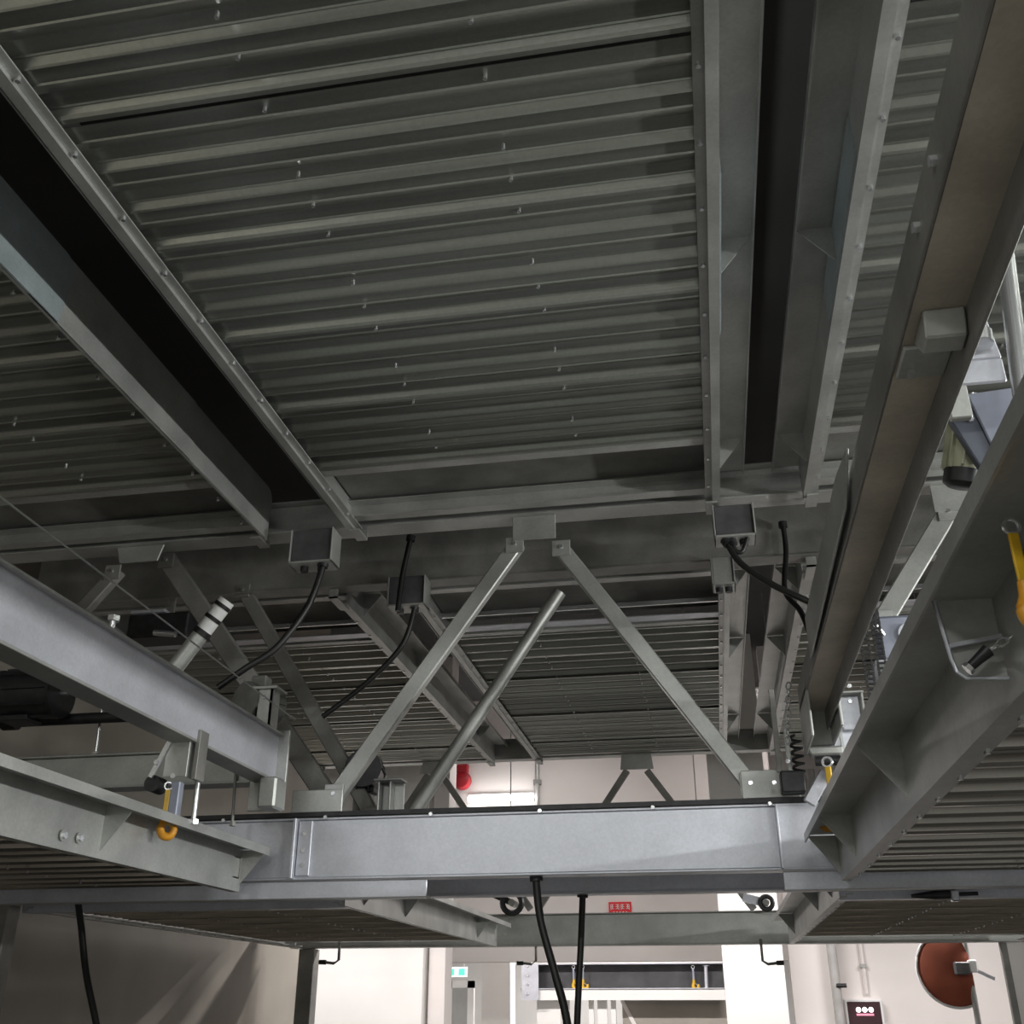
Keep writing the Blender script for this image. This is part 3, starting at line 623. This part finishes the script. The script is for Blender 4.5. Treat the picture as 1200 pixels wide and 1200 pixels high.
chain('thin steel chain hanging beside the lower end of the brown channel', at(924, 800, y=4.6), at(923, 872, y=4.75), step=0.03)
# taped tube stub at left
a, b = at(266, 704, y=5.0), at(190, 802, y=5.0)
t = thing('tube_stub', 'diagonal tube at left with black and white banded end', 'tube', b)
d = (a-b); obj('tube', MB().tube([d*0.58, Vector((0, 0, 0))], 0.045, 14), 'galv', t, smooth=True)
for k, (f0, f1, m) in enumerate(((0.58, 0.64, 'black_rubber'), (0.64, 0.76, 'white_plastic'), (0.76, 0.80, 'black_rubber'), (0.80, 0.91, 'white_plastic'), (0.91, 0.95, 'black_rubber'), (0.95, 1.0, 'white_plastic'))):
    obj('band', MB().cyl(d*f0, d*f1, 0.05 if k % 2 == 0 else 0.046, 14), m, t, smooth=True)
# left-hand gear in the bay behind
p0 = at(185, 735, y=5.94)
t = thing('winch_cover', 'dark box with pale lid behind the thin wire at left', 'cover', p0)
obj('lid', MB().box((-0.14, -0.12, 0.06), (0.10, 0.05, 0.08)), 'galv_bright', t, bevel=0.003)
obj('body', MB().box((-0.16, -0.1, -0.10), (0.26, 0.1, 0.06)), 'black_steel', t, bevel=0.01)
obj('strap', MB().box((0.0, 0.08, 0.06), (0.05, 0.10, 4.07-p0.z)), 'galv_old', t)
obj('lever', MB().cyl((0.05, -0.12, -0.08), (0.2, -0.12, -0.10), 0.02, 10), 'steel_bright', t, smooth=True)

# ================================================================== FAR WALL FITTINGS
a, b = at(548, 937, y=16.9), at(626, 937, y=16.9); hw = (b.x-a.x)/2
for xl, lab in (((a.x+b.x)/2, 'lit white fluorescent batten on the far wall beside the red bell'), (2.7, 'added fill batten on the far wall hidden behind the right side beam'), (-7.0, 'added fill batten at the far left end of the far wall')):  # last two battens are added out of sight to brighten this wall
    t = thing('fluorescent_lamp', lab, 'lamp', (xl, 16.93, a.z), 'far wall battens')
    obj('housing', MB().box((-hw, 0.0, -0.03), (hw, 0.07, 0.09)), 'white_plastic', t, bevel=0.01)
    obj('tube', MB().cyl((-hw*0.97, -0.05, 0), (hw*0.97, -0.05, 0), 0.05, 14), 'tube', t, smooth=True)
p0 = at(541, 912, y=16.9)
t = thing('alarm_bell', 'red alarm bell high on the far wall', 'bell', (p0.x, 16.98, p0.z))
obj('gong', MB().tube([(0, 0.0, -0.03), (0, -0.05, -0.03), (0, -0.12, -0.03), (0, -0.15, -0.03)], [0.15, 0.15, 0.12, 0.05], 24), 'red', t, smooth=True)
obj('base', MB().box((-0.1, -0.06, 0.08), (0.1, 0.02, 0.24)), 'red', t, bevel=0.02)
p0, p1 = at(628, 890, y=16.95), at(630, 945, y=16.95)
t = thing('wall_conduit', 'thin vertical conduit on the far wall right of the lamp', 'conduit', (p1.x, 16.95, p1.z-1.0))
obj('pipe', MB().cyl((0, 0, 0), (0, 0, 3.0), 0.035, 10), 'galv', t, smooth=True)
obj('clip', MB().box((-0.06, -0.045, 1.35), (0.06, 0.045, 1.42)), 'galv_old', t)
a, b = at(713, 1057, y=16.95), at(740, 1071, y=16.95)
t = thing('wall_sign', 'small red sign with white characters on the far wall', 'sign', ((a.x+b.x)/2, 16.97, (a.z+b.z)/2)); sw, shh = (b.x-a.x)/2, (a.z-b.z)/2
obj('board', MB().box((-sw, 0, -shh), (sw, 0.03, shh)), 'sign_red', t)
for k in range(4):
    x = -sw*0.69 + k*sw*0.46; e = sw*0.15; ch = MB()
    for q in range(3): ch.box((x-e, -0.006, shh*(0.62-0.34*q)), (x+e, 0, shh*(0.54-0.34*q)))
    ch.box((x-e*0.2, -0.006, -shh*0.14), (x+e*0.2, 0, shh*0.62))
    sx_ = 1 if k % 2 else -1
    ch.box((x+sx_*e*0.7, -0.006, -shh*0.3), (x+sx_*e*1.0, 0, shh*0.5))
    obj('character', ch, 'white_plastic', t)
for k in range(5): obj('small_character', MB().box((-sw*0.62+k*sw*0.28, -0.006, -shh*0.78), (-sw*0.50+k*sw*0.28, 0, -shh*0.58)), 'white_plastic', t)
# red-brown convex mirror back
YM = 12.4
c0 = at(1120, 1135, y=YM); r_ = (at(1145, 1135, y=YM).x - at(1074, 1135, y=YM).x)*0.62
t = thing('traffic_mirror', 'large red brown round back of a convex mirror near the right edge', 'mirror', (c0.x, YM, c0.z))
nn, seg = 8, 40; mb = MB(); vs = [(0, 0, 0)]; fs = []
cut = r_*0.42
for i in range(1, nn+1):
    rr = r_*i/nn
    for k in range(seg):
        an = 2*math.pi*k/seg; x = rr*math.cos(an); z = rr*math.sin(an)
        x = min(x, cut + 0.10*z*-1*0.6); vs.append((x, 0.09*(i/nn)**2, z))
for k in range(seg): fs.append((0, 1+k, 1+(k+1) % seg))
for i in range(nn-1):
    for k in range(seg): fs.append((1+i*seg+k, 1+(i+1)*seg+k, 1+(i+1)*seg+(k+1) % seg, 1+i*seg+(k+1) % seg))
mb.add(vs, fs); ms = obj('dish', mb, 'mirror_back', t, smooth=True)
sm = ms.modifiers.new('thickness', 'SOLIDIFY'); sm.thickness = 0.012
ring_pts = [Vector(vs[1+(nn-1)*seg+k]) for k in range(seg)]
obj('rim', MB().tube(ring_pts+[ring_pts[0]], 0.014, 6), 'white_plastic', t, smooth=True)
obj('clamp', MB().box((-0.02, -0.10, -0.06), (0.12, 0.02, 0.06)), 'motor_grey', t, bevel=0.01)
obj('clamp', MB().box((0.12, -0.08, -0.04), (0.2, 0.0, 0.08)), 'white_plastic', t, bevel=0.01)
obj('arm', MB().bar((0.15, -0.04, 0.0), (0.36, 0.0, -0.1), 0.03, 0.03), 'galv_bright', t)
p0 = at(1138, 1120, y=YM)
obj('support_pole', MB().cyl((p0.x-c0.x-0.03, 0.06, -c0.z), (p0.x-c0.x-0.03, 0.06, 0.9), 0.03, 12), 'grey_pipe', t, smooth=True)
# control box with lit digits
a, b = at(992, 1174, y=14.9), at(1036, 1215, y=14.9)
t = thing('display_box', 'wall display with white glowing digits in a pale frame at the bottom right', 'display', ((a.x+b.x)/2, 14.95, b.z)); bw = (b.x-a.x)/2; bh = a.z-b.z
obj('case', MB().box((-bw-0.03, -0.08, -0.02), (bw+0.03, 0.05, bh+0.03)), 'white_plastic', t, bevel=0.01)
obj('screen', MB().box((-bw, -0.088, 0), (bw, -0.08, bh)), 'dark_maroon', t)
for k in range(3): obj('digit', MB().cyl((-bw*0.35+k*bw*0.38, -0.092, bh*0.77), (-bw*0.35+k*bw*0.38, -0.086, bh*0.77), 0.03, 12), 'led_white', t)
obj('digit_row', MB().box((-bw*0.5, -0.092, bh*0.6), (bw*0.55, -0.087, bh*0.66)), 'led_pink', t)
p0 = at(979, 1150, y=14.7)
t = thing('wall_pipe', 'grey vertical pipe with valve between two pale wall columns', 'pipe', (p0.x, 14.7, 0))
obj('pipe', MB().cyl((0, 0, 0), (0, 0, 4.5), 0.06, 12), 'grey_pipe', t, smooth=True)
p1 = at(983, 1155, y=14.65); obj('valve', MB().cyl((0, -0.05, p1.z), (0.12, -0.07, p1.z), 0.025, 10), 'black_steel', t, smooth=True)
p0 = at(1014, 1150, y=14.96)
t = thing('wall_conduit', 'thin pale conduit rising from the wall display', 'conduit', (p0.x, 14.96, 1.75))
obj('pipe', MB().cyl((0, 0, 0), (0, 0, 2.6), 0.025, 8), 'pale_wall', t, smooth=True)
obj('clip', MB().box((-0.04, -0.03, 0.3), (0.04, 0.03, 0.34)), 'galv', t)
p0, p1 = at(1176, 1112, y=12.6), at(1215, 1112, y=12.6)
t = thing('white_board', 'plain white board at the lower right picture corner', 'board', ((p0.x+p1.x)/2+0.2, 12.6, 0))
obj('panel', MB().box((-(p1.x-p0.x)/2-0.2, 0, 0.1), ((p1.x-p0.x)/2+0.6, 0.04, 2.4)), 'white_paint', t)
obj('edge_trim', MB().box((-(p1.x-p0.x)/2-0.23, -0.01, 0.0), (-(p1.x-p0.x)/2-0.2, 0.05, 2.4)), 'black_steel', t)
# small hooks hanging under beams
def lhook(label, u, v0, v1, y, side):
    a, b = at(u, v0, y=y), at(u, v1, y=y)
    t = thing('rod_hook', label, 'hook', a, 'small bent rod hooks')
    obj('rod', MB().tube([(0, 0, 0.06), (0, 0, b.z-a.z), (side*0.05, 0, b.z-a.z-0.03), (side*0.14, 0, b.z-a.z-0.02)], 0.014, 8), 'galv_old', t, smooth=True)
    obj('tip', MB().cyl((side*0.13, 0, b.z-a.z-0.02), (side*0.2, 0, b.z-a.z-0.018), 0.022, 8), 'black_steel', t, smooth=True)
lhook('small bent rod hook in front of the white wall panel at left', 398, 1108, 1125, 10.7, -1)
lhook('small bent rod hook left of the slanting cable', 628, 1108, 1126, 11.5, -1)
lhook('small bent rod hook in front of the white column at right', 892, 1108, 1126, 11.3, 1)

p0 = at(600, 1058, y=11.2)
t = thing('chain_sprocket', 'small black chain sprocket above the end of the rear left pallet', 'sprocket', (p0.x, 11.2, p0.z))
obj('wheel', ring(0.10, 0.03, 18, 6), 'black_steel', t)
obj('hub', MB().cyl((0, -0.04, 0), (0, 0.2, 0), 0.035, 12), 'galv_old', t, smooth=True)
obj('arm', MB().bar((0, 0.05, 0), (-0.28, 0.05, 0.12), 0.06, 0.03), 'black_steel', t)
p0 = at(898, 1058, y=11.2)
t = thing('chain_sprocket', 'small black chain sprocket beside the rear right pallet corner', 'sprocket', (p0.x, 11.2, p0.z))
obj('wheel', ring(0.06, 0.022, 18, 6), 'black_steel', t)
obj('hub', MB().cyl((0, -0.04, 0), (0, 0.2, 0), 0.03, 12), 'galv_old', t, smooth=True)
obj('arm', MB().bar((0, 0.05, 0), (-0.22, 0.05, 0.06), 0.08, 0.03), 'galv_bright', t)

# ================================================================== FAR PARKING MACHINE IN THE NEXT HALL
YF = 24.0
def fz(v): return at(700, v, y=YF).z
def fx(u): return at(u, 1150, y=YF).x
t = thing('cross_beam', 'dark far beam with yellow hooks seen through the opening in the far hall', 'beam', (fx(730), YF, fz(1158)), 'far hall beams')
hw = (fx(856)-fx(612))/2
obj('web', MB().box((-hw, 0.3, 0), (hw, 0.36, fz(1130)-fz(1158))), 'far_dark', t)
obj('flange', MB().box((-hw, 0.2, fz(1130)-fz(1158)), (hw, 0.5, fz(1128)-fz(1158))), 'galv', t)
t = thing('cross_beam', 'white horizontal ledge beam below the dark far beam', 'beam', (fx(730), YF, fz(1172)), 'far hall beams')
obj('web', MB().box((-hw, 0, 0), (hw, 0.1, fz(1159)-fz(1172))), 'white_paint', t)
obj('flange', MB().box((-hw, -0.04, fz(1159)-fz(1172)), (hw, 0.2, fz(1158)-fz(1172))), 'galv_bright', t)
t = thing('cross_beam', 'white top beam of the far machine above the dark beam', 'beam', (fx(730), YF, fz(1129)), 'far hall beams')
obj('web', MB().box((-hw-0.3, 0, 0), (hw, 0.1, fz(1112)-fz(1129))), 'white_paint', t)
obj('flange', MB().box((-hw-0.3, -0.05, -0.02), (hw, 0.2, 0)), 'galv_bright', t)
for u, lab in ((672, 'leftmost of the tiny yellow hooks on the far beam'), (683, 'middle tiny yellow hook on the far beam'), (812, 'tiny yellow hook at the right of the far beam')):
    q = at(u, 1135, y=YF+0.1); hook(lab, q, 1.6, 'motor_blue', 'yellow')
q = at(827, 1132, y=YF+0.1); rod('tiny pale rod beside the rightmost far hook', 827, 1131, 828, 1159, YF+0.1, 0.04, 'galv_bright')
t = thing('side_plate', 'bolted pale end plate at the left of the far beam', 'plate', (fx(622), YF-0.1, fz(1172)))
obj('plate', MB().box((-0.18, 0, 0), (0.18, 0.05, fz(1130)-fz(1172))), 'galv_bright', t)
for k in range(4): bolt(t, (-0.05, 0, 0.12+0.18*k), (R(90), 0, 0), 2.5)
for k, (u, wd) in enumerate(((640, 0.5), (661, 0.12), (690, 0.10), (703, 0.2), (716, 0.1))):
    t = thing('white_post', ['broad', 'first narrow', 'second narrow', 'medium', 'last narrow'][k] + ' white post under the far ledge beam, counted from the left', 'post', (fx(u), YF+0.3, 0), 'far white posts')
    obj('shaft', MB().box((-wd/2, 0, 0.02), (wd/2, 0.12, fz(1172))), 'white_paint', t)
    obj('base', MB().box((-wd/2-0.05, -0.05, 0), (wd/2+0.05, 0.17, 0.02)), 'galv', t)
t = thing('far_panel', 'grey sheet panel under the far ledge beam at right', 'panel', ((fx(725)+fx(850))/2, YF+0.6, 0))
obj('sheet', MB().box((-(fx(850)-fx(725))/2, 0, 0.05), ((fx(850)-fx(725))/2, 0.04, fz(1172))), 'grey_wall', t)
obj('edge', MB().bar((-(fx(850)-fx(725))/2, -0.02, fz(1172)), (-(fx(850)-fx(725))/2+0.6, -0.02, 0.6), 0.08, 0.02), 'pale_wall', t)
q = at(535, 1139, y=22.0)
t = thing('exit_sign', 'small green exit sign hanging in the white far hall', 'sign', (q.x, 22.0, q.z))
obj('board', MB().box((-0.22, 0, -0.09), (0.22, 0.03, 0.09)), 'white_plastic', t)
for x in (-0.15, 0.15): obj('hanger', MB().cyl((x, 0.015, 0.09), (x, 0.015, 6.3-q.z), 0.008, 6), 'galv', t)
obj('pictogram', MB().box((-0.19, -0.006, -0.06), (-0.04, 0, 0.06)).box((0.04, -0.006, -0.06), (0.17, 0, 0.06)), 'green_sign', t)
q = at(538, 1165, y=26.0); q2 = at(530, 1165, y=26.0); q3 = at(548, 1165, y=26.0)
t = thing('hall_door', 'grey door in a white frame deep in the far hall', 'door', (q.x, 26, 0))
obj('leaf', MB().box((q2.x-q.x, 0, 0.02), (q3.x-q.x, 0.06, 2.0)), 'concrete', t)
obj('frame', MB().box((q2.x-q.x-0.15, -0.02, 0), (q2.x-q.x, 0.1, 2.15)).box((q3.x-q.x, -0.02, 0), (q3.x-q.x+0.15, 0.1, 2.15)).box((q2.x-q.x-0.15, -0.02, 2.0), (q3.x-q.x+0.15, 0.1, 2.15)), 'white_paint', t)

# ================================================================== FIXTURES OF THE LAMPS OUTSIDE THE VIEW
for i, o in enumerate(LIGHTS):
    L_ = o.location; rz = math.pi/2 if o.data.size < 0.5 else 0
    if i < 3: lab = ['left', 'middle', 'right'][i] + ' ceiling batten over the front aisle behind the viewer'
    elif i < 5: lab = ['near', 'far'][i-3] + ' side wall batten at the right'
    elif i < 9: lab = ['left-centre', 'right-centre', 'far right', 'far left'][i-5] + ' ceiling batten over the rear aisle'
    elif i > 12: lab = ['left', 'right'][i-13] + ' added high fill lamp brightening the far wall'
    else: lab = ['left', 'centre', 'right', 'deepest'][i-9] + ' ceiling batten in the far hall'
    t = thing('fluorescent_lamp', lab, 'lamp', L_ + Vector((0, 0, 0.02)), 'garage battens')
    if rz: t.rotation_euler = (0, 0, rz)
    obj('housing', MB().box((-0.68, -0.09, 0.03), (0.68, 0.09, 0.09)), 'white_plastic', t)
    for s in (-0.5, 0.5): obj('hanger', MB().cyl((s, 0, 0.09), (s, 0, 6.3-L_.z-0.02), 0.006, 6), 'galv', t)
